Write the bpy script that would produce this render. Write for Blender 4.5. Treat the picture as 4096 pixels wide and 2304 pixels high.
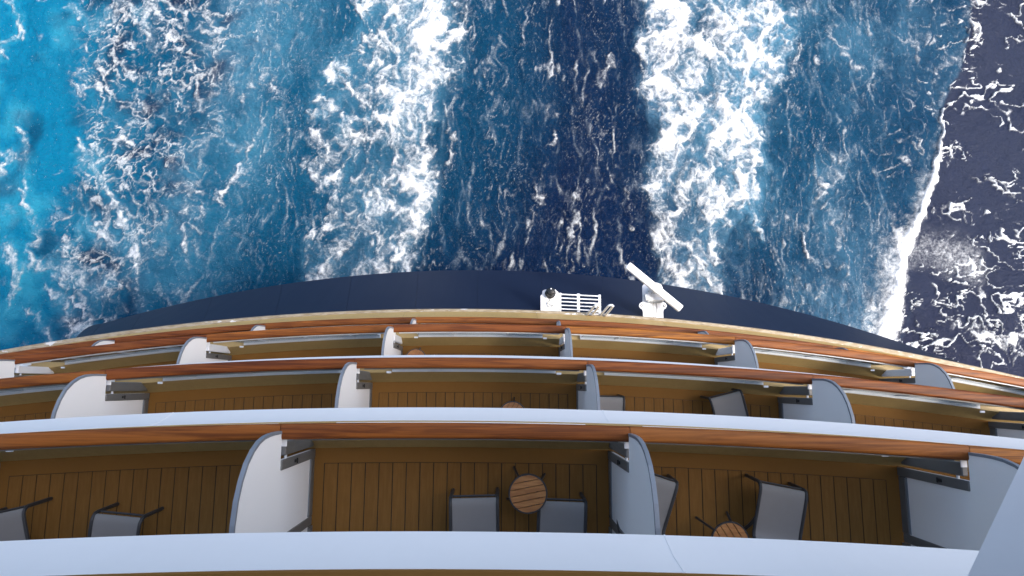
import bpy, bmesh, math, random
import numpy as np
from mathutils import Vector, Matrix

for o in list(bpy.data.objects): bpy.data.objects.remove(o, do_unlink=True)
scene = bpy.context.scene
COL = scene.collection

# ------------------------------------------------------------------ camera, sky, sun, exposure
CAMZ = 26.0
cam_data = bpy.data.cameras.new("camera")
cam_data.sensor_width = 36.0
cam_data.lens = 23.0
cam_data.clip_start = 0.05
cam_data.clip_end = 20000
cam = bpy.data.objects.new("camera", cam_data)
COL.objects.link(cam)
cam.location = (0, 0, CAMZ)
cam.rotation_euler = (0.1491, -0.0201, 0.0049)
scene.camera = cam

SUN = Vector((0.66, -0.19, 1.0)).normalized()
world = bpy.data.worlds.new("World")
scene.world = world
world.use_nodes = True
wn = world.node_tree
sky = wn.nodes.new("ShaderNodeTexSky")
sky.sky_type = 'NISHITA'
sky.sun_disc = False
sky.sun_elevation = math.asin(SUN.z)
sky.sun_rotation = math.atan2(SUN.x, SUN.y)
sky.air_density = 1.0
sky.dust_density = 5.0
sky.ozone_density = 1.0
bg = wn.nodes["Background"]
wn.links.new(sky.outputs["Color"], bg.inputs["Color"])
bg.inputs["Strength"].default_value = 0.15

sd = bpy.data.lights.new("sun", 'SUN')
sd.energy = 1.25
sd.angle = math.radians(10)
sd.color = (1.0, 0.96, 0.90)
sun = bpy.data.objects.new("sun", sd)
COL.objects.link(sun)
sun.location = SUN * 60
sun.rotation_euler = SUN.to_track_quat('Z', 'Y').to_euler()

scene.view_settings.view_transform = 'Standard'
scene.view_settings.look = 'None'
scene.view_settings.exposure = 1.62
scene.view_settings.gamma = 1.0
scene.view_settings.use_curve_mapping = False
scene.render.engine = 'CYCLES'
scene.render.resolution_x = 1024
scene.render.resolution_y = 576

# ------------------------------------------------------------------ materials
class NT:
    def __init__(s, name):
        s.m = bpy.data.materials.new(name); s.m.use_nodes = True
        s.t = s.m.node_tree; s.n = s.t.nodes; s.b = s.n["Principled BSDF"]
        s.o = s.n["Material Output"]
    def new(s, t, **kw):
        k = s.n.new(t)
        for a, v in kw.items(): setattr(k, a, v)
        return k
    def put(s, sock, v):
        if v is None: return
        if isinstance(v, bpy.types.NodeSocket): s.t.links.new(v, sock)
        else: sock.default_value = v
    def math(s, op, a, b=None, c=None, clamp=False):
        k = s.new("ShaderNodeMath", operation=op); k.use_clamp = clamp
        s.put(k.inputs[0], a); s.put(k.inputs[1], b); s.put(k.inputs[2], c)
        return k.outputs[0]
    def mix(s, f, a, b, mode='MIX'):
        k = s.new("ShaderNodeMix", data_type='RGBA', blend_type=mode)
        s.put(k.inputs[0], f)
        s.put(k.inputs[6], a if not isinstance(a, tuple) else (*a, 1)[:4])
        s.put(k.inputs[7], b if not isinstance(b, tuple) else (*b, 1)[:4])
        return k.outputs[2]
    def ramp(s, f, lo, hi):
        k = s.new("ShaderNodeMapRange", interpolation_type='SMOOTHSTEP'); k.clamp = True
        s.put(k.inputs[0], f); k.inputs[1].default_value = lo; k.inputs[2].default_value = hi
        return k.outputs[0]
    def noise(s, scale, detail=3, rough=.5, vec=None, stretch=None, dist=0):
        if vec is None: vec = s.coord()
        if stretch:
            mp = s.new("ShaderNodeMapping"); s.put(mp.inputs[0], vec); mp.inputs[3].default_value = stretch; vec = mp.outputs[0]
        k = s.new("ShaderNodeTexNoise"); s.put(k.inputs["Vector"], vec)
        k.inputs["Scale"].default_value = scale; k.inputs["Detail"].default_value = detail
        k.inputs["Roughness"].default_value = rough; k.inputs["Distortion"].default_value = dist
        return k.outputs["Fac"]
    def coord(s):
        g = s.new("ShaderNodeNewGeometry"); return g.outputs["Position"]
    def bump(s, h, strength=.3, dist=.01, nrm=None):
        k = s.new("ShaderNodeBump"); s.put(k.inputs["Height"], h); k.inputs["Strength"].default_value = strength
        k.inputs["Distance"].default_value = dist
        if nrm is not None: s.put(k.inputs["Normal"], nrm)
        return k.outputs[0]
    def set(s, **kw):
        for k, v in kw.items():
            k = k.replace('_', ' ')
            if isinstance(v, tuple) and len(v) == 3: v = (*v, 1)
            s.put(s.b.inputs[k], v)
        return s

def painted(name, col, rough=.4, dirt=.12, dirtcol=None, scale=1.3, spec=.35, coat=0, bumps=.05):
    k = NT(name)
    n = k.noise(scale, 5, .62)
    n2 = k.noise(scale*9, 4, .6, stretch=(1, 1, .25))
    f = k.math('MULTIPLY', k.ramp(k.math('ADD', k.math('MULTIPLY', n, .7), k.math('MULTIPLY', n2, .3)), .38, .72), dirt)
    dc = dirtcol or tuple(c*.45 for c in col)
    k.set(Base_Color=k.mix(f, col, dc), Roughness=k.math('ADD', k.math('MULTIPLY', n2, .18), rough-.08), Specular_IOR_Level=spec,
          Coat_Weight=coat)
    k.set(Normal=k.bump(k.math('ADD', n, k.math('MULTIPLY', n2, .25)), bumps, .02))
    return k.m

M = {}
M['white'] = painted('white_paint', (.78, .79, .80), .38, .16, (.55, .55, .53), .9, bumps=.12)
M['fascia'] = painted('fascia_white_paint', (.80, .81, .81), .5, .14, (.66, .66, .65), .8, bumps=.16)
M['panel'] = painted('panel_white', (.86, .855, .84), .42, .10, (.6, .6, .58), .7, bumps=.02)
M['beige'] = painted('beige_paint', (.50, .33, .115), .5, .35, (.30, .21, .09), 1.6, bumps=.15)
M['coaming'] = painted('coaming_beige_paint', (.38, .265, .105), .5, .45, (.27, .185, .075), 2.2, bumps=.15)
M['floor'] = painted('deck_sheet_brown', (.205, .100, .023), .65, .25, (.17, .082, .019), 2.5, .15, bumps=.1)
M['caulk'] = painted('black_caulk', (.012, .011, .01), .7, .1)
M['alu'] = painted('aluminium', (.62, .65, .68), .35, .2, (.3, .32, .35), 2)
M['trim'] = painted('edge_trim_grey', (.19, .215, .245), .35, .2, (.13, .15, .17), 2)
M['dark'] = painted('dark_grey_metal', (.135, .135, .13), .4, .3, (.085, .085, .085), 3)
M['black'] = painted('black_plastic', (.012, .013, .014), .35, .2, (.03, .03, .03), 5)
M['tube'] = painted('charcoal_tube', (.035, .035, .037), .4, .2, (.05, .05, .05), 5)
M['grey_white'] = painted('gear_white', (.70, .71, .72), .4, .2, (.5, .5, .48), 3)
M['cable'] = painted('cable_grey', (.45, .45, .42), .5, .1)

def hull_mat():
    k = NT('hull_navy_paint')
    n = k.noise(.5, 4, .6); n2 = k.noise(3., 4, .6, stretch=(1, .12, .12))
    f = k.math('MULTIPLY', k.ramp(n2, .42, .75), .55)
    c = k.mix(f, (.0055, .0120, .034), (.0095, .0175, .042))
    k.set(Base_Color=k.mix(k.ramp(n, .3, .7), c, (.0070, .0145, .038)), Roughness=k.math('ADD', .50, k.math('MULTIPLY', n2, .1)), Specular_IOR_Level=.2)
    k.set(Normal=k.bump(n, .08, .03))
    return k.m
M['hull'] = hull_mat()

def teak():
    k = NT('varnished_teak')
    oi = k.new("ShaderNodeObjectInfo")
    g = k.new("ShaderNodeNewGeometry")
    off = k.new("ShaderNodeVectorMath", operation='MULTIPLY_ADD')
    rv = k.new("ShaderNodeCombineXYZ"); 
    for i in range(3): k.put(rv.inputs[i], oi.outputs["Random"])
    k.put(off.inputs[0], rv.outputs[0]); off.inputs[1].default_value = (31, 17, 11); k.put(off.inputs[2], g.outputs["Position"])
    v = off.outputs[0]
    n1 = k.noise(3.2, 6, .62, v, (.22, 6, 6), 1.2)
    n2 = k.noise(11, 5, .7, v, (.10, 8, 8), .6)
    blot = k.noise(1.1, 4, .6, v, (.5, 2, 2))
    c = k.mix(k.ramp(n1, .34, .66), (.115, .031, .0050), (.285, .090, .0135))
    c = k.mix(k.math('MULTIPLY', k.ramp(n2, .5, .72), .55), c, (.045, .014, .005))
    c = k.mix(k.math('MULTIPLY', k.ramp(blot, .52, .75), .45), c, (.32, .120, .030))
    r = k.math('MULTIPLY_ADD', oi.outputs["Random"], .62, .66)
    hv = k.new("ShaderNodeHueSaturation"); k.put(hv.inputs["Color"], c); k.put(hv.inputs["Value"], r)
    k.put(hv.inputs["Hue"], k.math('MULTIPLY_ADD', oi.outputs["Random"], .018, .492))
    k.set(Base_Color=hv.outputs[0], Roughness=k.math('MULTIPLY_ADD', n2, .25, .36), Coat_Weight=.0, Specular_IOR_Level=.22)
    k.set(Normal=k.bump(n2, .2, .006))
    return k.m
M['teak'] = teak()

def slat_mat():
    k = NT('teak_slats')
    n = k.noise(9, 5, .6, stretch=(.5, 4, 1))
    k.set(Base_Color=k.mix(k.ramp(n, .35, .7), (.26, .10, .025), (.40, .18, .055)), Roughness=.5)
    return k.m
M['slat'] = slat_mat()

def plank_mat():
    k = NT('deck_plank_brown')
    oi = k.new("ShaderNodeObjectInfo")
    n = k.noise(4, 5, .6); n2 = k.noise(26, 4, .65, stretch=(1.5, .15, 1)); n3 = k.noise(160, 2, .5)
    c = k.mix(k.ramp(n2, .35, .7), (.180, .088, .021), (.210, .104, .026))
    c = k.mix(k.math('MULTIPLY', k.ramp(n, .5, .75), .4), c, (.16, .078, .02))
    hv = k.new("ShaderNodeHueSaturation"); k.put(hv.inputs["Color"], c)
    k.put(hv.inputs["Value"], k.math('MULTIPLY_ADD', oi.outputs["Random"], .08, .95))
    k.set(Base_Color=hv.outputs[0], Roughness=.65, Specular_IOR_Level=.15, Normal=k.bump(k.math('ADD', n2, k.math('MULTIPLY', n3, .5)), .2, .004))
    return k.m
M['plank'] = plank_mat()

def sling_mat():
    k = NT('grey_sling_mesh')
    tc = k.new("ShaderNodeTexCoord")
    br = k.new("ShaderNodeTexChecker"); k.put(br.inputs["Vector"], tc.outputs["Object"]); br.inputs["Scale"].default_value = 420
    n = k.noise(3, 4, .6)
    c = k.mix(k.math('MULTIPLY', br.outputs["Fac"], .35), (.20, .192, .185), (.15, .145, .14))
    k.set(Base_Color=k.mix(k.math('MULTIPLY', k.ramp(n, .4, .7), .3), c, (.21, .21, .21)), Roughness=.7)
    return k.m
M['sling'] = sling_mat()

def ledge_mat():
    k = NT('weathered_ledge_paint')
    n = k.noise(1.7, 6, .7, stretch=(1, 2.5, 2)); n2 = k.noise(7, 5, .65, stretch=(.6, 2, 2))
    c = k.mix(k.ramp(n2, .40, .62), (.36, .30, .21), (.25, .19, .11))
    c = k.mix(k.ramp(n, .60, .63), c, (.62, .61, .58))
    k.set(Base_Color=c, Roughness=.6, Normal=k.bump(n2, .3, .01))
    return k.m
M['ledge'] = ledge_mat()

def glass_mat():
    k = NT('balustrade_glass')
    tr = k.new("ShaderNodeBsdfTransparent"); tr.inputs[0].default_value = (.80, .86, .86, 1)
    gl = k.new("ShaderNodeBsdfGlossy"); gl.inputs["Roughness"].default_value = .03
    fr = k.new("ShaderNodeFresnel"); fr.inputs[0].default_value = 1.45
    mx = k.new("ShaderNodeMixShader")
    k.put(mx.inputs[0], fr.outputs[0]); k.put(mx.inputs[1], tr.outputs[0]); k.put(mx.inputs[2], gl.outputs[0])
    k.put(k.o.inputs[0], mx.outputs[0])
    return k.m
M['glass'] = glass_mat()

def sea_mat():
    k = NT('sea_water')
    at = k.new("ShaderNodeAttribute"); at.attribute_name = 'sea'
    sp = k.new("ShaderNodeSeparateColor"); k.put(sp.inputs[0], at.outputs["Color"])
    foam, haze, teal, sky_slate = sp.outputs[0], sp.outputs[1], sp.outputs[2], at.outputs["Alpha"]
    P = k.coord()
    n1 = k.noise(5.5, 7, .74, P, dist=.6); n2 = k.noise(17, 5, .75, P, dist=.5); n3 = k.noise(42, 3, .6, P)
    fn = k.math('ADD', k.math('MULTIPLY', n1, .6), k.math('MULTIPLY', n2, .4))
    e = k.math('MULTIPLY', foam, k.math('SUBTRACT', 1.12, foam))
    f2 = k.math('ADD', foam, k.math('MULTIPLY', k.math('MULTIPLY', e, 6.0), k.math('SUBTRACT', fn, .5)))
    fl = k.noise(11, 4, .7, P, (1, .7, 1), .8)
    glint_fleck = k.math('MULTIPLY', k.math('MULTIPLY', k.ramp(fl, .57, .72), k.ramp(n2, .50, .62)), k.math('MULTIPLY_ADD', sky_slate, -.55, .55))  # sparse white specks painted in as sun glints on the ripples
    f2 = k.math('MAXIMUM', f2, glint_fleck)
    f = k.math('POWER', k.ramp(f2, -.05, 1.08), 1.15)
    body = k.mix(teal, (.0001, .0078, .0330), (.000, .118, .220))
    body = k.mix(k.math('MULTIPLY', sky_slate, .85), body, (.013, .0155, .034))  # dark outer water, with grey sky reflection mixed into its body colour
    hz = k.math('MULTIPLY', haze, k.math('MULTIPLY_ADD', fn, 1.1, .20), clamp=True)
    milk = k.mix(teal, (.075, .175, .27), (.022, .23, .33))
    body = k.mix(hz, body, milk)
    col = k.mix(f, body, (.74, .77, .79))
    k.set(Base_Color=col, Roughness=k.math('MULTIPLY_ADD', f, .7, .045), IOR=1.333, Specular_IOR_Level=k.math('MULTIPLY_ADD', sky_slate, .09, .06))
    # ripples
    r1 = k.noise(2.2, 4, .6, P, (1, 1.5, 1), .5); r2 = k.noise(8.5, 4, .62, P, (1, 1.35, 1), .8); r3 = k.noise(26, 3, .6, P)
    h = k.math('ADD', k.math('MULTIPLY', r1, 1.0), k.math('ADD', k.math('MULTIPLY', r2, .55), k.math('MULTIPLY', r3, .28)))
    rip = k.math('MULTIPLY_ADD', sky_slate, -.25, 1.0)
    nb = k.new("ShaderNodeBump"); k.put(nb.inputs["Height"], h); k.put(nb.inputs["Strength"], rip); nb.inputs["Distance"].default_value = .16
    fb = k.bump(k.math('ADD', f, k.math('MULTIPLY', fn, .5)), .75, .09, nb.outputs[0])
    k.set(Normal=fb)
    return k.m
M['sea'] = sea_mat()

# ------------------------------------------------------------------ mesh helpers
def link(name, verts, faces, mat, parent=None, smooth=False, kind=None):
    me = bpy.data.meshes.new(name)
    me.from_pydata([tuple(v) for v in verts], [], faces)
    bm = bmesh.new(); bm.from_mesh(me); bmesh.ops.recalc_face_normals(bm, faces=bm.faces); bm.to_mesh(me); bm.free()
    if smooth:
        me.polygons.foreach_set("use_smooth", [True]*len(me.polygons))
        try: me.set_sharp_from_angle(angle=math.radians(40))
        except Exception: pass
    me.materials.append(mat)
    o = bpy.data.objects.new(name, me); COL.objects.link(o)
    if parent is not None: o.parent = parent
    if kind: o["kind"] = kind
    return o
class MB:
    def __init__(s): s.v = []; s.f = []
    def box(s, c, d, rz=0, bev=0):
        """bevelled box: 24 corner points when bev > 0"""
        hx, hy, hz = d[0]/2, d[1]/2, d[2]/2
        bm = bmesh.new(); bmesh.ops.create_cube(bm, size=1)
        for v in bm.verts: v.co = Vector((v.co.x*d[0], v.co.y*d[1], v.co.z*d[2]))
        if bev: bmesh.ops.bevel(bm, geom=list(bm.edges), offset=bev, segments=1, affect='EDGES')
        R = Matrix.Rotation(rz, 3, 'Z'); n = len(s.v)
        bm.verts.index_update()
        for v in bm.verts: s.v.append(R @ v.co + Vector(c))
        for f in bm.faces: s.f.append([n+v.index for v in f.verts])
        bm.free(); return s
    def tube(s, path, r, seg=8, cap=True):
        path = [Vector(p) for p in path]; n0 = len(s.v); up = Vector((0, 0, 1)); prev = None
        for i, p in enumerate(path):
            t = (path[min(i+1, len(path)-1)] - path[max(i-1, 0)]).normalized()
            if prev is None:
                a = t.cross(up)
                if a.length < .1: a = t.cross(Vector((1, 0, 0)))
            else: a = prev - t*prev.dot(t)
            a.normalize(); prev = a; b = t.cross(a)
            for k in range(seg):
                q = 2*math.pi*k/seg; s.v.append(p + a*math.cos(q)*r + b*math.sin(q)*r)
        for i in range(len(path)-1):
            for k in range(seg):
                k2 = (k+1) % seg; s.f.append([n0+i*seg+k, n0+i*seg+k2, n0+(i+1)*seg+k2, n0+(i+1)*seg+k])
        if cap:
            s.f.append([n0+k for k in range(seg)][::-1]); e = n0+(len(path)-1)*seg; s.f.append([e+k for k in range(seg)])
        return s
    def loft(s, rings, cap=True):
        """closed rings of equal length"""
        m = len(rings[0]); n0 = len(s.v)
        for r in rings: s.v.extend(Vector(p) for p in r)
        for i in range(len(rings)-1):
            for k in range(m):
                k2 = (k+1) % m; s.f.append([n0+i*m+k, n0+i*m+k2, n0+(i+1)*m+k2, n0+(i+1)*m+k])
        if cap:
            s.f.append([n0+k for k in range(m)]); e = n0+(len(rings)-1)*m; s.f.append([e+k for k in range(m)][::-1])
        return s
    def plate(s, outline, x0, x1):
        """outline of (y,z) extruded from x0 to x1"""
        return s.loft([[(x0, y, z) for y, z in outline], [(x1, y, z) for y, z in outline]])
    def go(s, name, mat, parent=None, smooth=False, kind=None): return link(name, s.v, s.f, mat, parent, smooth, kind)

def thing(name, label, cat, loc=(0, 0, 0), rz=0, group=None):
    o = bpy.data.objects.new(name, None); COL.objects.link(o); o.empty_display_size = .2
    o.location = loc; o.rotation_euler = (0, 0, rz); o["label"] = label; o["category"] = cat
    if group: o["group"] = group
    return o
def dup(root, label, loc, rz):
    r = root.copy(); COL.objects.link(r); r.location = loc; r.rotation_euler = (0, 0, rz); r["label"] = label
    for ch in list(root.children):
        c = ch.copy(); COL.objects.link(c); c.parent = r
        for g in list(ch.children):
            d = g.copy(); COL.objects.link(d); d.parent = c
    return r

# ------------------------------------------------------------------ the sea
F = {'wl_left': [(-8.01, 2.86, 0.01), (-7.95, 4.57, 0.01), (-7.95, 6.42, 0.01), (-7.98, 9.06, 0.01), (-7.84, 11.23, 0.01), (-7.42, 13.45, 0.01), (-6.55, 15.17, 0.01), (-5.99, 17.03, 0.01)],
  'wl_right': [(-3.36, 2.89, 0.01), (-3.35, 4.61, 0.01), (-3.05, 6.47, 0.01), (-2.68, 8.05, 0.01), (-2.46, 9.67, 0.01), (-1.97, 11.64, 0.01), (-1.69, 13.43, 0.01), (-1.56, 15.02, 0.01), (-1.48, 17.11, 0.01)],
  'wl_core': [(-3.7, 4.3, 0.12), (-3.49, 5.95, 0.46), (-3.28, 7.52, 0.71), (-3.46, 8.79, 0.92), (-3.76, 10.08, 1.22), (-3.9, 11.5, 1.53), (-3.52, 12.95, 1.53), (-3.36, 14.65, 1.68), (-3.41, 16.84, 1.84)],
  'wr_left': [(6.45, 2.96, 0.01), (6.35, 4.59, 0.01), (6.04, 6.56, 0.01), (5.82, 8.15, 0.01), (6.23, 9.77, 0.01), (5.8, 11.41, 0.01), (5.95, 13.09, 0.01), (5.83, 14.8, 0.01), (6.16, 17.25, 0.01)],
  'wr_right': [(8.98, 2.98, 0.01), (9.1, 4.72, 0.01), (9.86, 6.6, 0.01), (10.46, 8.2, 0.01), (11.09, 10.38, 0.01), (11.75, 12.62, 0.01), (12.63, 14.91, 0.01), (12.01, 17.36, 0.01)],
  'wr_core': [(6.32, 4.69, 0.08), (6.38, 5.94, 0.27), (6.58, 7.31, 0.46), (6.81, 8.27, 0.56), (7.26, 9.35, 0.56), (6.88, 10.66, 0.61), (6.82, 11.98, 0.82), (6.97, 13.56, 0.82), (7.24, 15.17, 0.92), (7.08, 17.03, 0.92)],
  'wr_core2': [(10.28, 6.82, 0.16), (9.93, 8.09, 0.31), (9.37, 9.59, 0.39), (9.12, 11.13, 0.46), (9.08, 12.69, 0.51), (8.93, 14.28, 0.46), (9.64, 15.67, 0.82), (10.35, 17.09, 1.02)],
  'wr_s1': [(10.86, 5.98, 0.08), (10.4, 7.03, 0.18), (9.98, 8.09, 0.24), (9.87, 9.17, 0.27), (9.71, 10.25, 0.27), (9.47, 11.8, 0.31)],
  'wr_s2': [(8.71, 3.79, 0.1), (8.76, 4.61, 0.27), (8.52, 5.33, 0.35), (8.07, 5.69, 0.27), (7.55, 5.43, 0.16), (7.22, 4.91, 0.08)],
  'wr_s3': [(9.69, 9.82, 0.31), (8.92, 8.83, 0.35), (8.08, 8.82, 0.35), (7.44, 8.27, 0.31), (7.1, 7.63, 0.27)],
  'st': [[(-7.59, 4.27, 0.1), (-7.68, 5.08, 0.17), (-7.63, 6.12, 0.15), (-7.51, 7.05, 0.18), (-7.07, 8.11, 0.24), (-6.76, 9.18, 0.22), (-6.24, 10.27, 0.27), (-5.88, 11.47, 0.22)], [(-8.06, 8.53, 0.05), (-7.84, 9.17, 0.1), (-7.64, 10.47, 0.12), (-7.24, 11.79, 0.16), (-6.98, 12.9, 0.18), (-6.4, 14.15, 0.24), (-6.02, 15.18, 0.27)], [(-2.11, 10.54, 0.14), (-1.83, 10.0, 0.16), (-1.96, 9.24, 0.15), (-2.18, 8.59, 0.14), (-2.42, 7.95, 0.1), (-2.66, 7.21, 0.05)], [(2.32, 10.6, 0.04), (2.0, 9.83, 0.09), (1.84, 9.07, 0.11), (1.53, 8.0, 0.16), (1.17, 6.93, 0.13), (1.0, 6.09, 0.06)], [(0.62, 9.16, 0.1), (0.86, 8.63, 0.17), (0.94, 8.15, 0.09)], [(3.56, 9.2, 0.09), (3.21, 8.33, 0.11), (3.08, 7.59, 0.13), (2.94, 6.53, 0.12), (2.9, 5.49, 0.07)], [(4.97, 9.76, 0.08), (4.85, 8.67, 0.06), (5.13, 7.4, 0.06), (5.32, 6.35, 0.05)], [(-10.24, 10.0, 0.04), (-10.68, 9.03, 0.14), (-10.94, 8.28, 0.12), (-11.59, 7.43, 0.14), (-12.24, 6.69, 0.18), (-12.49, 6.07, 0.14), (-12.88, 5.34, 0.08)], [(-9.53, 12.86, 0.1), (-9.65, 12.19, 0.2), (-9.78, 11.75, 0.1)], [(13.51, 8.56, 0.08), (13.52, 7.81, 0.12), (13.53, 7.17, 0.06)], [(11.35, 5.46, 0.08), (11.4, 4.94, 0.13), (11.44, 4.43, 0.05)], [(12.43, 6.31, 0.06), (12.53, 5.47, 0.08), (12.84, 4.64, 0.05)], [(12.12, 15.48, 0.14), (12.64, 15.03, 0.16), (12.85, 13.99, 0.1)], [(12.3, 12.85, 0.1), (12.66, 13.53, 0.27), (13.31, 13.54, 0.22), (13.48, 12.87, 0.1)], [(4.63, 13.87, 0.08), (4.02, 12.73, 0.1), (3.85, 11.72, 0.08)], [(-4.5, 6.04, 0.2), (-5.09, 6.87, 0.35), (-5.4, 7.08, 0.14)], [(-4.04, 5.63, 0.31), (-4.92, 5.11, 0.41), (-5.82, 4.79, 0.31)]],
  'crestR': [(15.33, 1.02, 0.71), (15.61, 2.02, 0.59), (16.0, 3.03, 0.47), (16.23, 4.26, 0.37), (16.67, 5.41, 0.33), (17.17, 6.46, 0.31), (17.66, 7.53, 0.27), (18.02, 8.61, 0.22), (18.31, 9.7, 0.17), (18.52, 10.81, 0.14), (18.68, 11.7, 0.11), (19.19, 12.72, 0.16), (19.72, 13.53, 0.13), (19.9, 14.45, 0.07), (20.23, 15.62, 0.1), (20.68, 17.27, 0.08)],
  'crestL': [(-14.04, 2.72, 0.14), (-14.19, 3.61, 0.17), (-14.38, 4.42, 0.2), (-14.73, 5.33, 0.22), (-15.1, 6.04, 0.14), (-15.45, 6.87, 0.15), (-15.84, 7.8, 0.12), (-16.2, 8.43, 0.1), (-16.57, 9.06, 0.08)],
  'thickL': [[(-19.57, 2.97, 0.06), (-19.35, 3.57, 0.09), (-19.15, 4.38, 0.1), (-19.54, 5.18, 0.14), (-19.92, 5.48, 0.16)], [(-19.07, 2.83, 0.1), (-18.28, 2.78, 0.1), (-17.73, 2.2, 0.09), (-17.4, 1.32, 0.07)], [(-20.61, 9.23, 0.1), (-19.78, 9.02, 0.2), (-19.26, 8.82, 0.16), (-19.01, 8.4, 0.1), (-19.09, 7.35, 0.14), (-18.85, 6.52, 0.14), (-18.33, 5.4, 0.08), (-18.86, 5.29, 0.07), (-18.5, 4.68, 0.2), (-17.79, 4.54, 0.27), (-16.88, 4.29, 0.2), (-15.95, 3.8, 0.22), (-15.5, 4.2, 0.14)], [(-19.93, 10.31, 0.08), (-19.44, 9.56, 0.1), (-19.12, 8.93, 0.12)], [(-20.79, 15.84, 0.08), (-20.52, 15.39, 0.1), (-20.28, 14.6, 0.12), (-20.79, 14.14, 0.1), (-20.92, 13.47, 0.1)], [(-20.37, 8.91, 0.08), (-20.39, 8.17, 0.14)], [(-17.91, 3.78, 0.08), (-17.27, 3.29, 0.12), (-16.89, 2.5, 0.14), (-16.45, 2.01, 0.18), (-16.29, 1.32, 0.2)], [(-17.58, 5.3, 0.06), (-17.05, 5.92, 0.09), (-16.73, 6.65, 0.08), (-16.07, 6.03, 0.14), (-15.84, 5.73, 0.1)], [(-17.16, 9.91, 0.06), (-16.87, 9.06, 0.12), (-16.31, 8.54, 0.14), (-16.61, 9.49, 0.08)], [(-18.26, 15.66, 0.1), (-17.16, 15.1, 0.16), (-15.98, 15.92, 0.12), (-15.31, 15.48, 0.12), (-14.86, 15.03, 0.08)]],
  'spray': [(16.82, 5.41, 0.31), (17.68, 5.73, 0.46), (18.5, 5.53, 0.56), (19.08, 5.11, 0.51), (19.35, 4.7, 0.31)],
  'fil_R': [[(23.09, 15.55, 0.05), (21.53, 16.46, 0.04), (20.99, 16.57, 0.03)], [(21.19, 12.19, 0.04), (21.66, 11.52, 0.06), (21.8, 10.85, 0.04), (22.34, 10.86, 0.06)], [(18.32, 2.64, 0.31), (19.2, 2.24, 0.41), (20.18, 1.84, 0.45), (21.43, 1.95, 0.51)], [(21.62, 2.76, 0.14), (20.84, 2.25, 0.2), (19.64, 1.54, 0.27), (19.09, 1.14, 0.24)], [(19.18, 5.11, 0.1), (19.72, 4.29, 0.12), (19.88, 3.77, 0.16), (19.54, 3.57, 0.14)], [(18.27, 7.54, 0.08), (18.52, 6.9, 0.12), (18.68, 6.37, 0.14), (18.24, 6.15, 0.06)], [(19.01, 7.54, 0.06), (19.36, 6.91, 0.12), (20.33, 7.13, 0.06), (21.88, 6.83, 0.05)], [(20.75, 8.1, 0.05), (21.36, 7.89, 0.06), (21.98, 7.68, 0.05)], [(18.85, 10.37, 0.06), (18.9, 9.71, 0.1), (18.64, 9.27, 0.06)], [(19.21, 11.82, 0.1), (19.81, 11.38, 0.12), (19.62, 11.6, 0.06)], [(20.25, 15.73, 0.14), (20.42, 15.27, 0.22), (20.27, 14.86, 0.14)], [(18.43, 16.29, 0.08), (18.84, 16.06, 0.08), (19.76, 16.43, 0.1), (21.23, 16.69, 0.14)]]}
# ---------- noise ----------
def _perm(seed):
    return np.random.RandomState(seed).permutation(256).astype(np.int32)
_P={}
def perlin(x,y,seed=0):
    if seed not in _P:
        p=_perm(seed); a=np.random.RandomState(seed+999).rand(256)*6.28318
        _P[seed]=(np.concatenate([p,p]),np.cos(a).astype(np.float32),np.sin(a).astype(np.float32))
    p,gx,gy=_P[seed]
    xf=np.floor(x);yf=np.floor(y)
    xi=xf.astype(np.int32)&255;yi=yf.astype(np.int32)&255
    fx=(x-xf).astype(np.float32);fy=(y-yf).astype(np.float32)
    x1=(xi+1)&255;y1=(yi+1)&255
    a=p[p[xi]+yi];b=p[p[x1]+yi];c=p[p[xi]+y1];d=p[p[x1]+y1]
    u=fx*fx*fx*(fx*(fx*6-15)+10);v=fy*fy*fy*(fy*(fy*6-15)+10)
    n0=gx[a]*fx+gy[a]*fy;n1=gx[b]*(fx-1)+gy[b]*fy
    n2=gx[c]*fx+gy[c]*(fy-1);n3=gx[d]*(fx-1)+gy[d]*(fy-1)
    l0=n0+u*(n1-n0);l1=n2+u*(n3-n2)
    return (l0+v*(l1-l0))*1.5
def fbm(x,y,s,o=4,seed=0,g=.5,lac=2.03):
    t=0;a=1;tot=0;f=1/s
    for i in range(o):
        t=t+a*perlin(x*f+i*7.3,y*f-i*3.1,seed+i); tot+=a;a*=g;f*=lac
    return t/tot
def ss(a,b,x):
    t=np.clip((x-a)/(b-a),0,1);return t*t*(3-2*t)
def ridge(x,y,s,w,seed,o=3,g=.5):
    return np.clip(1-np.abs(fbm(x,y,s,o,seed,g))/w,0,1)
def line(x,y,pts):
    """signed distance (positive to the right of travel, in units of local half width) and raw"""
    best=np.full(x.shape,1e9,np.float32);sg=np.zeros_like(best);wd=np.ones_like(best)
    for (ax,ay,aw),(bx,by,bw) in zip(pts[:-1],pts[1:]):
        dx,dy=bx-ax,by-ay;L=dx*dx+dy*dy+1e-9
        t=np.clip(((x-ax)*dx+(y-ay)*dy)/L,0,1)
        px=x-(ax+t*dx);py=y-(ay+t*dy);d=np.sqrt(px*px+py*py)
        s=np.sign(px*dy-py*dx);w=aw+(bw-aw)*t
        m=d<best
        best=np.where(m,d,best);sg=np.where(m,s,sg);wd=np.where(m,w,wd)
    return best,sg,wd
def between(x,y,L,Rr,soft):
    """1 between two polylines given as x(y) tables"""
    l=np.interp(y,[p[1] for p in L],[p[0] for p in L]);r=np.interp(y,[p[1] for p in Rr],[p[0] for p in Rr])
    return ss(-soft,soft,x-l)*ss(-soft,soft,r-x), (x-l)/(r-l+1e-6)
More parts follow.
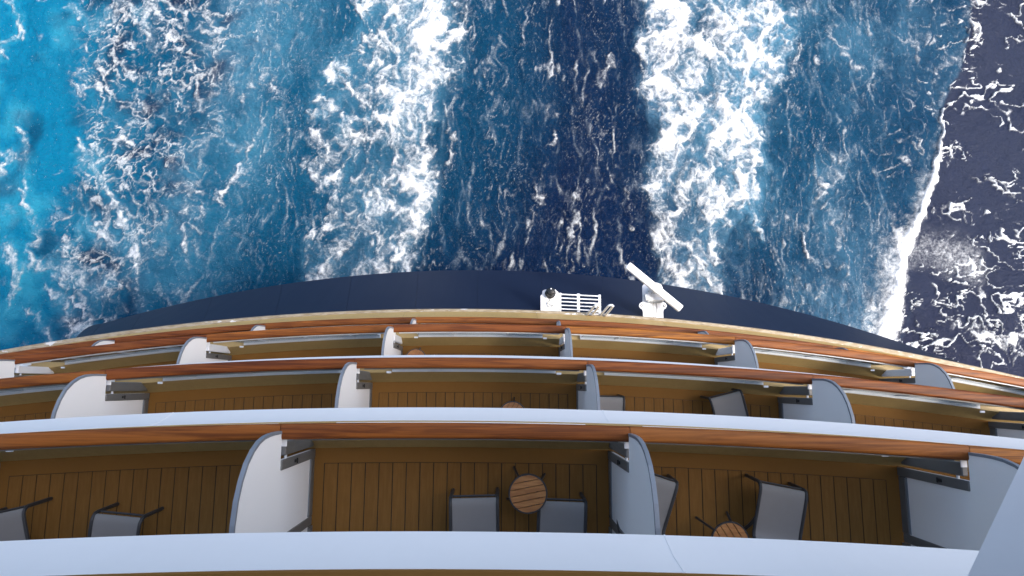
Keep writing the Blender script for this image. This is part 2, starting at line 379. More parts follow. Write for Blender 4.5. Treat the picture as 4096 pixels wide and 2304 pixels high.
def worley(x,y,s,seed):
    """F2-F1 of jittered cells, 0 on the borders"""
    if ('w',seed) not in _P:
        r=np.random.RandomState(seed+5000);_P[('w',seed)]=(_perm(seed),r.rand(256).astype(np.float32),r.rand(256).astype(np.float32))
    p,jx,jy=_P[('w',seed)]
    x=x/s;y=y/s;xf=np.floor(x).astype(np.int32);yf=np.floor(y).astype(np.int32)
    f1=np.full(x.shape,9.,np.float32);f2=f1.copy()
    for i in (-1,0,1):
        for j in (-1,0,1):
            h=p[(p[(xf+i)&255]+yf+j)&255]
            d=np.hypot(xf+i+jx[h]-x,yf+j+jy[h]-y).astype(np.float32)
            f2=np.minimum(f2,np.maximum(f1,d));f1=np.minimum(f1,d)
    return f2-f1
def veins(x,y,s,seed,o=5,g=.55):
    """ridged multifractal, about 0..1, bright threads"""
    t=0;a=1.;tot=0;f=1/s;w=1.
    for i in range(o):
        n=1-np.minimum(np.abs(perlin(x*f+i*5.7,y*f-i*9.1,seed+i))*1.9,1)
        n=n*n*w; w=np.clip(n*1.6,0,1)
        t=t+a*n;tot+=a;a*=g;f*=2.07
    return t/tot

def tab(t): return sorted([(a,b) for a,b,c in t],key=lambda p:p[1])
def band(x,y,pts,k=1.0):
    d,s,w=line(x,y,pts);return np.clip(1.15-d/(w*k)*.9,0,1)
def sea_fields(x,y,F):
    x=x.astype(np.float32);y=y.astype(np.float32)
    wx=fbm(x,y,2.4,4,11);wy=fbm(x,y,2.4,4,21)
    fx=fbm(x,y,.5,3,31);fy=fbm(x,y,.5,3,41)
    X1=x+.75*wx+.17*fx;Y1=y+.75*wy+.17*fy
    X2=x+.45*wx+.1*fx;Y2=y+.45*wy+.1*fy
    big=fbm(x,y*.6,6.,3,51)
    cloud=fbm(X2,Y2*.7,3.0,5,291,.55)
    hullY=4.62-(x+.6)**2/100.
    nearh=np.exp(-np.clip(y-hullY,0,None)/2.6)
    bil=fbm(X1,Y1*.8,1.15,6,71,.60)
    XB=X1+.55*bil+.35*fbm(x,y,.8,3,75)
    mL,tL=between(XB,Y1,tab(F['wl_left']),tab(F['wl_right']),.45)
    mR,tR=between(XB,Y1,tab(F['wr_left']),tab(F['wr_right']),.45)
    ph=fbm(x,y,2.2,3,61)
    def arcs(cx,y0,per,sc):
        yy=Y1+np.minimum(((X1-cx)/sc)**2,1.6)+.5*wx
        return .5+.5*np.cos(6.2832*(yy-y0)/per+4.5*ph)
    aL=arcs(-5.2,9.2,1.7,1.9)*ss(-.35,.25,fbm(x,y,1.7,2,63));aR=arcs(8.2,6.3,1.6,1.4)*ss(-.35,.25,fbm(x,y,1.5,2,65))
    fine=fbm(x+.25*fx,y+.25*fy,.30,5,81,.66)
    v1=veins(X1,Y1*.75,1.5,700,6,.66);v2=veins(X2,Y2*.85,.55,720,5,.68);v3=veins(X1+.06*fx,Y1*.8,.24,725,3,.6)
    cL=band(X1,Y1,F['wl_core'],1.15)
    cR=band(X1,Y1,F['wr_core'],1.3);cR2=band(X1,Y1,F['wr_core2'],1.2)
    far=ss(6,14,y)
    DL=mL*(.45+.34*aL+.10*far+.10*nearh)
    DL=np.maximum(DL,cL*(.86+.22*far))
    DR=mR*(.60+.28*aR+.16*far+.06*nearh)
    DR=np.maximum(DR,np.maximum(cR,.9*cR2)*(.88+.18*far))
    for k in ('wr_s1','wr_s2','wr_s3'): DR=np.maximum(DR,.82*band(X1,Y1,F[k],1.5))
    D=np.maximum(DL,DR);Dw=D
    Xs=x+.42*wx+.30*fx;Ys=y+.42*wy+.30*fy
    for s in F['st']: D=np.maximum(D,.56*band(Xs,Ys,s,2.7))
    DT=0
    Xt=x+.55*wx+.30*fx;Yt=y+.55*wy+.30*fy
    for t in F['thickL']: DT=np.maximum(DT,band(Xt,Yt,t,3.0))
    DC=band(x+.35*wx+.2*fx,y+.35*wy+.2*fy,F['crestL'],2.2)
    tex=.42*bil+.30*fine+.90*(v1-.28)+.60*(v2-.27)+.35*(v3-.27)
    foam=ss(-.16,.92,D-.38+tex*.9)*ss(.02,.25,D)
    foam=np.maximum(foam,.85*ss(-.05,.7,.68*DC-.38+tex*.8)*ss(.05,.3,DC))
    # threads streaming aft through the open water between the washes
    mid=ss(-13.5,-10.,x)*(1-ss(15.5,17.5,x))
    nav=np.exp(-((x-3.2)/3.4)**2)
    Xf=x+.45*wx+.22*fx;Yf=y+.45*wy+.22*fy
    va=veins(x+.5*wx+.10*fx,Yf*.24,.8,740,5,.55);vb=veins(x+.4*wx+.08*fx,Yf*.34,.33,760,4,.6)
    sel=ss(-.15,.42,fbm(x,y*.4,1.6,4,131,.6))
    fil=ss(.36,.92,va+.25*fine)*(.20+.66*sel*(.6+.4*nav))*mid
    fil=np.maximum(fil,ss(.34,.95,vb+.2*fine)*(.15+.36*ss(-.15,.4,fbm(x,y*.35,2.2,3,151)))*mid)
    vc=veins(x+.2*wx+.1*fx,(y+.2*wy+.1*fy)*.6,.19,765,3,.6)
    fil=np.maximum(fil,ss(.40,1.,vc+.25*fine)*(.10+.30*ss(-.2,.4,fbm(x,y*.5,1.2,3,155)))*mid)
    foam=np.maximum(foam,fil)
    # lacy zone on the left
    yk=[1.3,3.3,6.4,9.6,12.8,16.5]
    li=np.interp(y,yk,[-18.6,-18.1,-17.4,-17.2,-17.8,-18.8])+.6*big+1.6*wx+.4*fx+1.2*fbm(x,y,3.5,2,341)
    lo=np.interp(y,yk,[-15.3,-14.7,-13.4,-11.9,-11.1,-10.7])
    zl=ss(-1.3,1.3,x-li)*ss(-2.2,1.8,lo-x)
    X3=x+.8*wx+.28*fx;Y3=y+.8*wy+.28*fy
    c1=worley(X3,Y3,1.0,161);c2=worley(X3+.1*fx,Y3+.1*fy,.50,171);c3=worley(X3+.1*fx,Y3+.1*fy,.26,173)
    vl=veins(X3,Y3,1.1,780,6,.66);vs=veins(X3+.12*fx,Y3+.12*fy,.4,800,4,.62)
    n3=ridge(X3+.1*fx,Y3,.30,.22,181,3,.55)
    s1=ss(-.30,.35,fbm(x,y,1.6,3,191));s2=ss(-.30,.25,fbm(x,y,1.1,3,193))
    net=np.maximum(np.maximum(ss(.20,.0,c1-.03*s1)*(.45+.55*s1),ss(.26,.0,c2-.04*s2)*(.35+.6*s2)),ss(.34,.0,c3)*.55*s2*(1-s1*.4))
    patch=ss(-.5,.15,fbm(x,y,2.6,3,201))
    fl=zl*(.95*net*(.85+.7*fine)+.45*ss(.24,.86,vl+.1*fine)+.60*ss(.28,.86,vs+.1*fine)*(.45+.55*s2))*(.60+.40*patch)
    foam=np.maximum(foam,(ss(.02,1.05,fl)**1.1)*.66)
    zb=ss(-1.0,1.2,x-lo+1.5)*ss(-1.5,2.4,(lo+3.4)-x)
    fb=zb*(.55*ss(.24,.92,v1+.1*fine)*(.45+.55*s1)+.40*ss(.3,.95,vs+.1*fine)*(.3+.7*s2)+.12*ss(.3,.0,c2)*s2)
    foam=np.maximum(foam,fb)
    farl=1-ss(-1.,1.2,x-li)
    foam=np.maximum(foam,.74*ss(-.08,.75,.66*DT-.32+.66*tex)*ss(.05,.35,DT))
    foam=np.maximum(foam,.42*ss(.45,1.,veins(X3,Y3,2.2,820,5,.55))*ss(-.15,.3,fbm(x,y,2.2,2,231))*farl)
    # breaking crest on the right and dark water outside it
    d,s,w=line(x+.22*wx+.16*fx,y+.22*wy+.16*fy,F['crestR'])
    t=tab(F['crestR']);xr=np.interp(y+.2*wy,[p[1] for p in t],[p[0] for p in t])-.25*wx-.14*fx
    inside=ss(.12,-.12,x-xr)
    lowr=ss(9.5,5.5,y)
    core=np.clip(1.25-d/(w*(.95-.3*ss(9.,12.,y))),0,1)*(1-ss(8.5,12.,y)*ss(.30,-.15,fbm(x,y,.8,3,331)))
    fe=np.exp(-d/(.30+w*2.4))
    foam=np.maximum(foam,ss(.10,.85,fe*(.48+.4*lowr)+.34*fine+.2*bil+.45*(v1-.3)+.2*(vs-.3))*inside*fe**.4)
    gap=ss(3.2,1.4,xr-x)*ss(7.5,9.5,y)*inside
    q0=veins(x*.6+.5*wx+.2*fx,y*1.15+.5*wy+.3*fy,.8,840,5,.62)
    foam=np.maximum(foam*(1-.5*gap),gap*ss(.34,.9,q0+.15*fine)*(.15+.8*s2))
    br=ss(8.,11.,x)*inside
    foam=np.maximum(foam,br*(.62*ss(.28,.92,v1+.1*fine)*ss(-.25,.35,cloud)+.28*ss(.3,.95,vb)))
    out=1-inside
    q1=ridge(x*.85+.7*wx+.2*fx,(y+.5*wy+.1*fy)*1.25,1.15,.085,241,3,.5);q2=ridge(x*.75+.5*wx+.22*fx,(y+.4*wy+.1*fy)*1.3,.55,.11,251,3,.5)
    dens=ss(-.22,.22,fbm(x,y,2.3,3,261)+.28*ss(7,2.,y)-.03)
    fo=np.maximum(q1*dens,.9*q2*ss(.05,.35,fbm(x,y,1.3,3,271)+.25*ss(6,2,y)-.02))
    foam=np.maximum(foam*inside,ss(.22,.66,fo*(.8+.8*fine))*out)
    tr=0
    for t in F['fil_R']: tr=np.maximum(tr,band(x+.5*wx+.26*fx,y+.4*wy+.26*fy,t,2.0))
    foam=np.maximum(foam,ss(.10,.5,.60*tr-.30+.55*tex)*ss(.05,.3,tr)*out)
    foam=np.maximum(foam,ss(.1,.75,core*(.85+.6*fine)))
    sp=band(x+.25*wx,y+.25*wy,F['spray'],1.9)
    grain=perlin(x*9,y*9,281)+perlin(x*17,y*17,282)
    foam=np.maximum(foam,np.clip(sp*(.42+.22*grain+.5*fine+.5*bil),0,1)*.80*out)
    foam=np.clip(foam,0,1)
    # body colour: aerated water is turquoise, bubbles below the surface make it milky
    teal=np.interp(x+1.4*big,[-20,-17.5,-14,-10,-5,0,3,6,9,12,18],[1,.95,.66,.41,.28,.16,.02,.05,.19,.22,.14])
    bl=ss(7,10.5,x+.8*big)*inside
    haze=.58*ss(-.30,.45,cloud+.12)*np.clip(.9*zb+.40*zl*ss(-.2,.3,cloud),0,1)
    haze=haze+.75*np.clip(Dw*1.15,0,1)**1.2*ss(-.4,.3,cloud+.3*Dw)
    haze=haze+bl*(.02+.36*ss(-.20,.45,cloud+.2*fine))*(1-.6*gap)
    haze=haze+.5*inside*np.exp(-d/2.0)*(.3+.7*lowr)*ss(-.4,.2,cloud+.2)
    haze=haze+.75*farl*ss(.02,.5,fbm(x,y,2.6,3,301)+.02)+.55*np.clip(DT,0,1)**.8+.35*DC
    haze=haze+mid*(.05*ss(-.1,.4,fbm(Xf,Yf*.35,1.4,4,305,.6))+.12*ss(.25,.8,va))*(1-nav*.6)
    haze=np.clip(haze,0,1)
    dark=.8*ss(.08,-.45,fbm(x+.5*wx,y+.5*wy,1.7,4,311))*zl
    teal=np.clip(teal-.28*zl-.55*dark-.55*ss(.12,.5,-fbm(x,y,2.3,3,321))*farl-.15*nearh,0,1)
    haze=haze*(1-.6*dark)
    return foam,haze,teal,out,dict(wx=wx,fx=fx,fine=fine,bil=bil,D=D,core=core)

def build_sea():
    st = .04
    xs = np.arange(-24.5, 26.6, st, dtype=np.float32); ys = np.arange(-2.5, 19.6, st, dtype=np.float32)
    X, Y = np.meshgrid(xs, ys)
    foam, haze, teal, sky_slate, q = sea_fields(X, Y, F)
    edge = np.minimum(np.minimum(X-xs[0], xs[-1]-X), np.minimum(Y-ys[0], ys[-1]-Y))
    fade = ss(0., 1.5, edge)
    sw = fbm(X, Y, 5., 3, 401)*.28 + fbm(X+.3*q['wx'], Y, 1.5, 4, 411, .55)*.14*(1-.35*sky_slate)
    lump = foam*(.05+.10*q['bil']) + .05*q['fine']*np.clip(foam*1.4, 0, 1) + .16*np.clip(q['D'], 0, 1)*(.4+.6*q['bil'])
    Z = ((sw + lump + .10*q['core'])*fade).astype(np.float32)
    ny, nx = X.shape; n = nx*ny
    co = np.stack([X, Y, Z], -1).reshape(-1, 3)
    B = 4000.; x0, x1, y0, y1 = xs[0], xs[-1], ys[0], ys[-1]
    ring = np.array([(x0, y0, 0), (x1, y0, 0), (x1, y1, 0), (x0, y1, 0), (-B, -B, 0), (B, -B, 0), (B, B, 0), (-B, B, 0)], np.float32)
    idx = np.arange(n).reshape(ny, nx)
    quads = np.stack([idx[:-1, :-1], idx[:-1, 1:], idx[1:, 1:], idx[1:, :-1]], -1).reshape(-1, 4)
    rq = np.array([(n+4, n+5, n+1, n), (n+5, n+6, n+2, n+1), (n+6, n+7, n+3, n+2), (n+7, n+4, n, n+3)])
    quads = np.concatenate([quads, rq]).astype(np.int32)
    me = bpy.data.meshes.new('sea'); nv = n+8; nq = len(quads)
    me.vertices.add(nv); me.vertices.foreach_set('co', np.concatenate([co, ring]).astype(np.float32).ravel())
    me.loops.add(nq*4); me.loops.foreach_set('vertex_index', quads.ravel())
    me.polygons.add(nq); me.polygons.foreach_set('loop_start', np.arange(0, nq*4, 4, dtype=np.int32))
    me.polygons.foreach_set('use_smooth', np.ones(nq, dtype=bool))
    me.update(calc_edges=True)
    a = me.attributes.new('sea', 'FLOAT_COLOR', 'POINT')
    d = np.stack([foam, haze, teal, sky_slate], -1).reshape(-1, 4)*1.0
    fd = fade.reshape(-1, 1); dark = np.array([[0, .05, .12, .9]])
    d = d*fd + dark*(1-fd)
    a.data.foreach_set('color', np.concatenate([d, np.repeat(dark, 8, 0)]).astype(np.float32).ravel())
    me.materials.append(M['sea'])
    o = bpy.data.objects.new('sea', me); COL.objects.link(o)
    o["kind"] = "structure"; o["label"] = "deep blue sea churned into white and turquoise wake behind the ship"
    return o
build_sea()

# ------------------------------------------------------------------ the ship
ship = thing('cruise_ship', 'curved stern of a navy and white cruise ship with tiers of teak railed balconies', 'ship', (0, 0, 0))
XC, RAD = -.55, 57.0
PITCH = 2.75
RAILY = {-1: -1.85, 0: -1.15, 1: -.402, 2: .311, 3: 1.026, 4: 1.434}
FLOOR = {r: CAMZ - (6.09 + 1.1) - PITCH*(r-1) for r in RAILY}
JX = {0: [-11.6, -8.4, -5.2, -1.97, 1.2, 4.32, 7.4, 10.55],
      1: [-8.4, -5.25, -1.967, 1.201, 4.323, 7.4],
      2: [-8.4, -5.194, -1.91, 1.189, 4.234, 7.42],
      3: [-11.6, -8.398, -5.134, -1.877, 1.179, 4.205, 7.413, 10.55],
      4: [-11.55, -8.315, -5.106, -1.83, 1.273, 4.389, 7.365, 10.546, 13.6]}
RR = {0: 60., 1: 66., 2: 58., 3: 51.5, 4: 57.}
XR = {0: -.55, 1: -.6, 2: -.546, 3: -.389, 4: -.738}
XE0, XE1 = -13.2, 14.4
def arc(r, x): return RAILY[r] - (x-XR[r])**2/(2*RR[r])
def sweep(mb, r, prof, x0, x1, step=.4, cap=True):
    n = max(2, int(abs(x1-x0)/step)+1)
    xs = [x0+(x1-x0)*i/(n-1) for i in range(n)]
    mb.loft([[(x, arc(r, x)+dy, FLOOR[r]+dz) for dy, dz in prof] for x in xs], cap)
    return mb

def round_rect(cy, cz, w, h, rad, n=4):
    pts = []
    for sx, sy, a0 in ((1, 1, 0), (-1, 1, 90), (-1, -1, 180), (1, -1, 270)):
        for i in range(n+1):
            a = math.radians(a0+90*i/n)
            pts.append((cy+sx*(w/2-rad)+rad*math.cos(a), cz+sy*(h/2-rad)+rad*math.sin(a)))
    return pts
RAILP = round_rect(0, 1.085, .142, .075, .03)
SAIL = [(.0, 1.105), (.0, 1.30), (-.004, 1.42), (-.016, 1.54), (-.045, 1.66), (-.10, 1.78), (-.19, 1.90), (-.31, 1.99), (-.45, 2.055), (-.62, 2.09), (-.85, 2.10)]
WALLD = -2.15

def balcony_row(r, rng):
    z = FLOOR[r]; J = JX[r]
    # deck slab, ceiling under it, back wall
    if r == 4: outer = [(.415, -.90), (.22, -.40), (.060, .20)]
    else: outer = [(.165, -.25), (.085, 0.), (.050, .235)]
    sweep(MB(), r, [(-.10, -.015), (-.10, -.25), (WALLD-.05, -.25), (WALLD-.05, -.015)], XE0, XE1).go('deck_slab', M['white'], ship)
    fl = sweep(MB(), r, [(-.245, 0.), (-.245, -.014), (WALLD, -.014), (WALLD, 0.)], XE0, XE1).go('balcony_floor', M['floor'], ship)
    sweep(MB(), r, [(WALLD, -.01), (WALLD-.12, -.01), (WALLD-.12, PITCH-.25), (WALLD, PITCH-.25)], XE0, XE1, 1.).go('cabin_wall', M['white'], ship)
    # coaming: beige inside, capped
    sweep(MB(), r, [(-.100, -.013), (-.250, -.012), (-.242, .004), (-.108, .262), (.040, .262), (.047, .236), (-.07, .22)], XE0, XE1, smooth_step).go('coaming', M['coaming'] if r else M['floor'], ship, True)
    # outer fascia in long plates with weld seams between them
    seams = {0: [XE0, -7.3, -2.9 if False else -3.9, 1.15, 6.2, XE1], 1: [XE0, -8.2, -3.6, 1.17, 6.0, XE1], 2: [XE0, -6.8, -1.0, 5.3, XE1], 3: [XE0, -6., 0, 6, XE1]}.get(r, [XE0, -9.1, -5.9, -2.35, .93, 4.1, 7.3, 10.4, XE1])
    for a, b in zip(seams[:-1], seams[1:]):
        prof = outer + [(outer[-1][0]-.03, outer[-1][1]), (outer[1][0]-.045, outer[1][1]), (outer[0][0]-.05, outer[0][1])]
        sweep(MB(), r, prof, a+.004, b-.004).go('fascia_panel', M['beige'] if r == 4 else M['fascia'], ship, True)
    for a in seams[1:-1]:
        prof = [(y+.003, q) for y, q in outer] + [(outer[-1][0]-.03, outer[-1][1]-.002), (outer[1][0]-.04, outer[1][1]), (outer[0][0]-.045, outer[0][1])]
        sweep(MB(), r, prof, a-.006, a+.006).go('weld_seam', M['fascia'] if r < 4 else M['coaming'], ship)
    # bays: rail, lower aluminium rail, glass
    for a, b in zip(J[:-1], J[1:]):
        sweep(MB(), r, RAILP, a+.003, b-.003, .35).go('handrail', M['teak'], ship, True)
        for dy, w, hz0, hz1 in ((-.060, .088, .2625, .335),):
            bot = sweep(MB(), r, [(dy-w/2, hz0), (dy+w/2, hz0), (dy+w/2, hz1), (dy-w/2, hz1)], a+.36, b-.36, .5).go('glass_channel', M['alu'], ship)
        if r: sweep(MB(), r, [(-.012, .2625), (.034, .2625), (.034, .30), (-.012, .30)], a+.30, b-.30, .5).go('outer_strip', M['white'], ship)
        sweep(MB(), r, [(-.068, .336), (-.056, .336), (-.056, 1.0), (-.068, 1.0)], a+.37, b-.37, .5).go('glass_pane', M['glass'], ship)
        sweep(MB(), r, [(-.085, 1.001), (-.04, 1.001), (-.04, 1.047), (-.085, 1.047)], a+.10, b-.10, .5).go('top_channel', M['dark'] if r < 3 else M['alu'], ship)
        n = int((b-a)/1.05)
        for i in range(1, n+1):
            x = a+(b-a)*i/(n+1)
            MB().box((x, arc(r, x)-.062, FLOOR[r]+.668), (.022, .028, .664)).go('baluster', M['alu'], ship)
    return fl
smooth_step = .4
rng = random.Random(4)
floors = {}
for r in (0, 1, 2, 3, 4): floors[r] = balcony_row(r, rng)

# planks, each a piece of its floor, in a black caulk bed inside a plain margin
pcache = {}
def planks(r, cells, back):
    z = FLOOR[r]
    for a, b in cells:
        x0, x1 = a+.125, b-.15
        n = round((x1-x0)/.1435); w = (x1-x0)/n
        bed = MB()
        sweep(bed, r, [(-.402, .0005), (-.402, .003), (WALLD+.25, .003), (WALLD+.25, .0005)], x0-.004, x1+.004, .15)
        bed.go('caulk_bed', M['caulk'], floors[r])
        for i in range(n):
            xa, xb = x0+i*w+.004, x0+(i+1)*w-.004
            ya, yb = arc(r, xa)-.406, arc(r, xb)-.406; e = WALLD+.262
            ea, eb = arc(r, xa)+e, arc(r, xb)+e; ch = .0012
            zt, zb = z+.0085, z+.0032
            v = [(xa, ea, zb), (xb, eb, zb), (xb, yb, zb), (xa, ya, zb), (xa+ch, ea+ch, zt), (xb-ch, eb+ch, zt), (xb-ch, yb-ch, zt), (xa+ch, ya-ch, zt)]
            f = [(0, 1, 2, 3), (4, 5, 6, 7), (0, 1, 5, 4), (1, 2, 6, 5), (2, 3, 7, 6), (3, 0, 4, 7)]
            link('plank', v, f, M['plank'], floors[r])
def cells(r, lo, hi): return [(a, b) for a, b in zip(JX[r][:-1], JX[r][1:]) if b > lo and a < hi]
planks(1, cells(1, -5.2, 4.4), 0)
planks(2, cells(2, -6.5, 7.), 0)
planks(3, cells(3, -4.2, 4.3), 0)

# partitions between the balconies
def partition(r, x):
    z = FLOOR[r]; y = arc(r, x)
    side = 1 if x < 0 else -1                      # hinge side faces the middle of the ship
    out = [(y+a, z+b) for a, b in SAIL] + [(y+WALLD, z+2.10), (y+WALLD, z+.13), (y-.25, z+.13), (y-.25, z+1.105)]
    p = MB().plate(out, x-.013, x+.013).go('balcony_partition', M['panel'], ship)
    # edge trim along the curved top
    crv = [(y+a, z+b) for a, b in SAIL] + [(y+WALLD, z+2.10)]
    rings = []
    for i, (cy, cz) in enumerate(crv):
        ty = crv[min(i+1, len(crv)-1)][0]-crv[max(i-1, 0)][0]; tz = crv[min(i+1, len(crv)-1)][1]-crv[max(i-1, 0)][1]
        L = math.hypot(ty, tz); ny, nz = tz/L, -ty/L
        o1, o2 = .008, -.018
        rings.append([(x-.018, cy+ny*o1, cz+nz*o1), (x+.018, cy+ny*o1, cz+nz*o1), (x+.018, cy+ny*o2, cz+nz*o2), (x-.018, cy+ny*o2, cz+nz*o2)])
    MB().loft(rings).go('edge_trim', M['trim'], p)
    # door frame: outer stile with lock, inner stile, foot rail, light bead
    dm = M['dark']
    MB().box((x, y-.297, z+.555), (.052, .092, 1.09), 0, .006).go('door_stile', dm, p)
    MB().box((x, y-.975, z+1.03), (.050, .09, 2.0), 0, .006).go('door_stile', dm, p)
    MB().box((x, y-.636, z+.075), (.048, .584, .11), 0, .006).go('foot_rail', dm, p)
    MB().box((x, y-.636, z+.146), (.040, .578, .030), 0, .004).go('glazing_bead', M['trim'], p)
    MB().box((x, y-1.16, z+.06), (.06, .26, .115), 0, .006).go('floor_block', dm, p)
    lk = MB()
    lk.box((x+side*.030, y-.297, z+.70), (.014, .034, .075), 0, .006); lk.box((x+side*.040, y-.297, z+.685), (.012, .05, .02), 0, .004)
    lk.go('lock', M['black'], p)
    # rail post beside the door and its hinge and bracket plates
    pm = M['dark'] if r < 3 else M['white']
    MB().box((x+side*.0, y-.155, z+.565), (.056, .125, .94), 0, .008).go('rail_post', pm, p)
    MB().box((x+side*.012, y-.10, z+1.043), (.06, .07, .010), 0, .002).go('bracket_plate', M['white'], p)
    MB().box((x+side*.31, y-.10, z+.30), (.07, .03, .02), 0, .003).go('foot_bracket', M['white'], p)
    MB().tube([(x, y-.215, z+.93), (x, y-.255, z+.93)], .014, 8).go('hinge', M['alu'], p)
    return p
for r, lo, hi in ((0, -6, 6), (1, -6, 5), (2, -8.5, 8), (3, -9, 10.6), (4, -9, 13.7)):
    for x in JX[r]:
        if lo <= x <= hi: partition(r, x)

# ledge under the lowest balcony row, then the navy hull plates
def larc(x): return 1.925 - (x+.75)**2/(2*60.)
LZ = CAMZ-16.45
mb = MB(); n = 70; rings = []
for i in range(n+1):
    x = XE0+(XE1-XE0)*i/n; y = larc(x)
    rings.append([(x, y-.30, LZ-.07), (x, y, LZ-.07), (x, y+.012, LZ-.03), (x, y-.012, LZ+.018), (x, y-.075, LZ+.03), (x, y-.30, LZ+.03)])
mb.loft(rings).go('ledge', M['ledge'], ship)
KZ = CAMZ-19.5
def karc(x): return 3.47 - (x+.45)**2/(2*37.4)
def hull_ring(x, side=0):
    yt, yk = larc(x)-.03, karc(x)
    return yt, yk
core = MB()
HX0, HX1 = -11.75, 13.4; HS = .872
xs = [HX0+(HX1-HX0)*i/60 for i in range(61)]
core.loft([[(x*HS, larc(x*HS)-.10, LZ-.071), (x, karc(x)-.05, KZ), (x, karc(x)-1.2, 3.), (x, karc(x)-3.5, -2.), (x, -45, -2.), (x*HS, -45, LZ-.071)] for x in xs])
hull = core.go('hull', M['caulk'], ship)
SE = [HX0, -10.6, -8.55, -6.5, -4.45, -2.45, -.65, 1.25, 3.1, 4.97, 6.85, 8.75, 10.6, 12.1, HX1]
for a, b in zip(SE[:-1], SE[1:]):
    a2, b2 = a+.003, b-.003; rr = []
    for i in range(9):
        x = a2+(b2-a2)*i/8
        y0, y1 = larc(x*HS)-.04, karc(x); xt, xm = x*HS, x*(1+HS)/2
        rr.append([(xt, y0, LZ-.072), (xm, y0+(y1-y0)*.5+.02, LZ-.072+(KZ-LZ)*.5), (x, y1, KZ), (x, y1-.03, KZ-.05), (x, y1-1.15, 3.), (x, y1-3.4, -2.), (x, y1-3.45, -2), (x, y1-1.2, 3.), (x, y1-.055, KZ), (xm, y0+(y1-y0)*.5-.05, LZ-.072+(KZ-LZ)*.5), (xt, y0-.05, LZ-.072)])
    MB().loft(rr).go('hull_plate', M['hull'], hull, True)
# rounded quarters: the plating turns forward
for sx, hx in ((-1, HX0), (1, HX1)):
    rr = []; R0 = .75
    for i in range(11):
        a = math.radians(90*i/10)
        def q(y, k, h=1.): return (hx*h+sx*R0*math.sin(a), y-R0*(1-math.cos(a)))
        t = (*q(larc(hx*HS)-.04, 1, HS), LZ-.072); kx = (*q(karc(hx), 1), KZ); kb = (*q(karc(hx)-1.15, 1), 3.); wb = (*q(karc(hx)-3.4, 1), -2.)
        rr.append([t, kx, kb, wb, (hx-sx*.05, -3, -2.), (hx*HS-sx*.05, -3, LZ-.072)])
    t = [(p[0], -45, p[2]) for p in rr[-1]]
    rr.append(t)
    MB().loft(rr).go('hull_plate', M['hull'], hull, True)
    
# superstructure behind; unseen deck at the camera, its overhang placed to shade the balconies
sup = MB()
sup.box(((XE0+XE1)/2, -24.5, (LZ+25.19)/2), (XE1-XE0-.6, 41., 25.19-LZ))
sup.go('superstructure', M['white'], ship)
up = MB(); rr = []
for i in range(41):
    x = XE0+(XE1-XE0)*i/40; y = -.235-(x-XC)**2/(2*57)
    rr.append([(x, y, 25.2), (x, y, 25.48), (x, -45, 25.48), (x, -45, 25.2)])
up.loft(rr).go('shading_upper_deck', M['white'], ship)
# wing screen under the overhang, its lower edge cut on a slant
ws = [(-3.2, 21.992), (-1.30, 22.686), (-0.858, 22.848), (-0.3, 23.052), (.02, 23.169), (.06, 23.75), (.02, 24.4), (-.30, 25.198), (-3.2, 25.198)]
def leanx(z): return 2.3+.8*(z-23.)
MB().loft([[(leanx(z), y, z) for y, z in ws], [(leanx(z)+.06, y, z) for y, z in ws]]).go('wing_screen', M['white'], ship)

# ------------------------------------------------------------------ radar scanner on its bracket platform
def radar():
    z = CAMZ-16.62
    t = thing('radar_scanner', 'white radar scanner bar turned aslant on a bracket over the hull', 'radar', (3.94, 1.60, z))
    o = Vector((3.94, 1.60, z))
    pl = [(-.26, 0), (.26, 0), (.26, .30), (.27, .36), (.33, .40), (.36, .46), (.33, .53), (.265, .56), (.26, .60), (.26, .95), (.22, 1.02), (.12, 1.06), (-.12, 1.06), (-.22, 1.02), (-.26, .98), (-.26, .60), (-.265, .56), (-.33, .53), (-.36, .46), (-.33, .40), (-.27, .36), (-.26, .30)]
    MB().loft([[(x, y, 0) for x, y in pl], [(x, y, .03) for x, y in pl]]).go('bracket', M['white'], t)
    for sx in (-1, 1): MB().tube([(sx*.295+.028*math.cos(a), .465+.028*math.sin(a), .032) for a in [k*math.pi/5 for k in range(11)]], .010, 6).go('lug_ring', M['dark'], t)
    MB().plate([(0, -.02), (.95, -.02), (.1, -.62), (0, -.62)], -.02, .02).go('gusset', M['white'], t)
    g = MB().box((.03, .68, .15), (.42, .24, .24), .0, .02).go('gear_box', M['grey_white'], t)
    fins = MB()
    for i in range(11): fins.box((-.155+i*.037, .548, .13), (.016, .03, .16))
    fins.go('cooling_fins', M['alu'], g)
    MB().box((-.21, .66, .20), (.07, .16, .12), .15, .012).go('junction_box', M['alu'], g)
    MB().tube([(.0, .82, .06), (.0, .82, .30)], .15, 20).go('turntable', M['grey_white'], t, True)
    MB().tube([(.0, .82, .30), (.0, .82, .46)], .085, 16).go('shaft', M['grey_white'], t, True)
    for k in range(5):
        MB().tube([(-.16+.07*k, .80-.05*(k % 2), .274), (-.16+.07*k, .80-.05*(k % 2), .312)], .011, 6).go('bolt', M['dark'], t)
    ang = math.atan2(1.92-3.014, 4.51-3.20)
    c = Vector(((3.20+4.51)/2, (3.014+1.92)/2, 0)) - Vector((o.x, o.y, 0))
    MB().box((c.x, c.y, .56), (1.71, .185, .13), ang, .022).go('antenna_bar', M['white'], t)
    MB().box((c.x, c.y, .485), (.42, .15, .03), ang, .006).go('antenna_mount', M['grey_white'], t)
    MB().tube([(.02, .56, .05), (.0, .44, .04), (.03, .30, .038), (.01, .12, .037), (-.01, -.02, .036)], .007, 6).go('cable', M['cable'], t)
    MB().tube([(.07, .56, .05), (.10, .44, .04), (.10, .36, .038), (.06, .16, .037), (.07, -.02, .036)], .006, 6).go('cable', M['dark'], t)
radar()

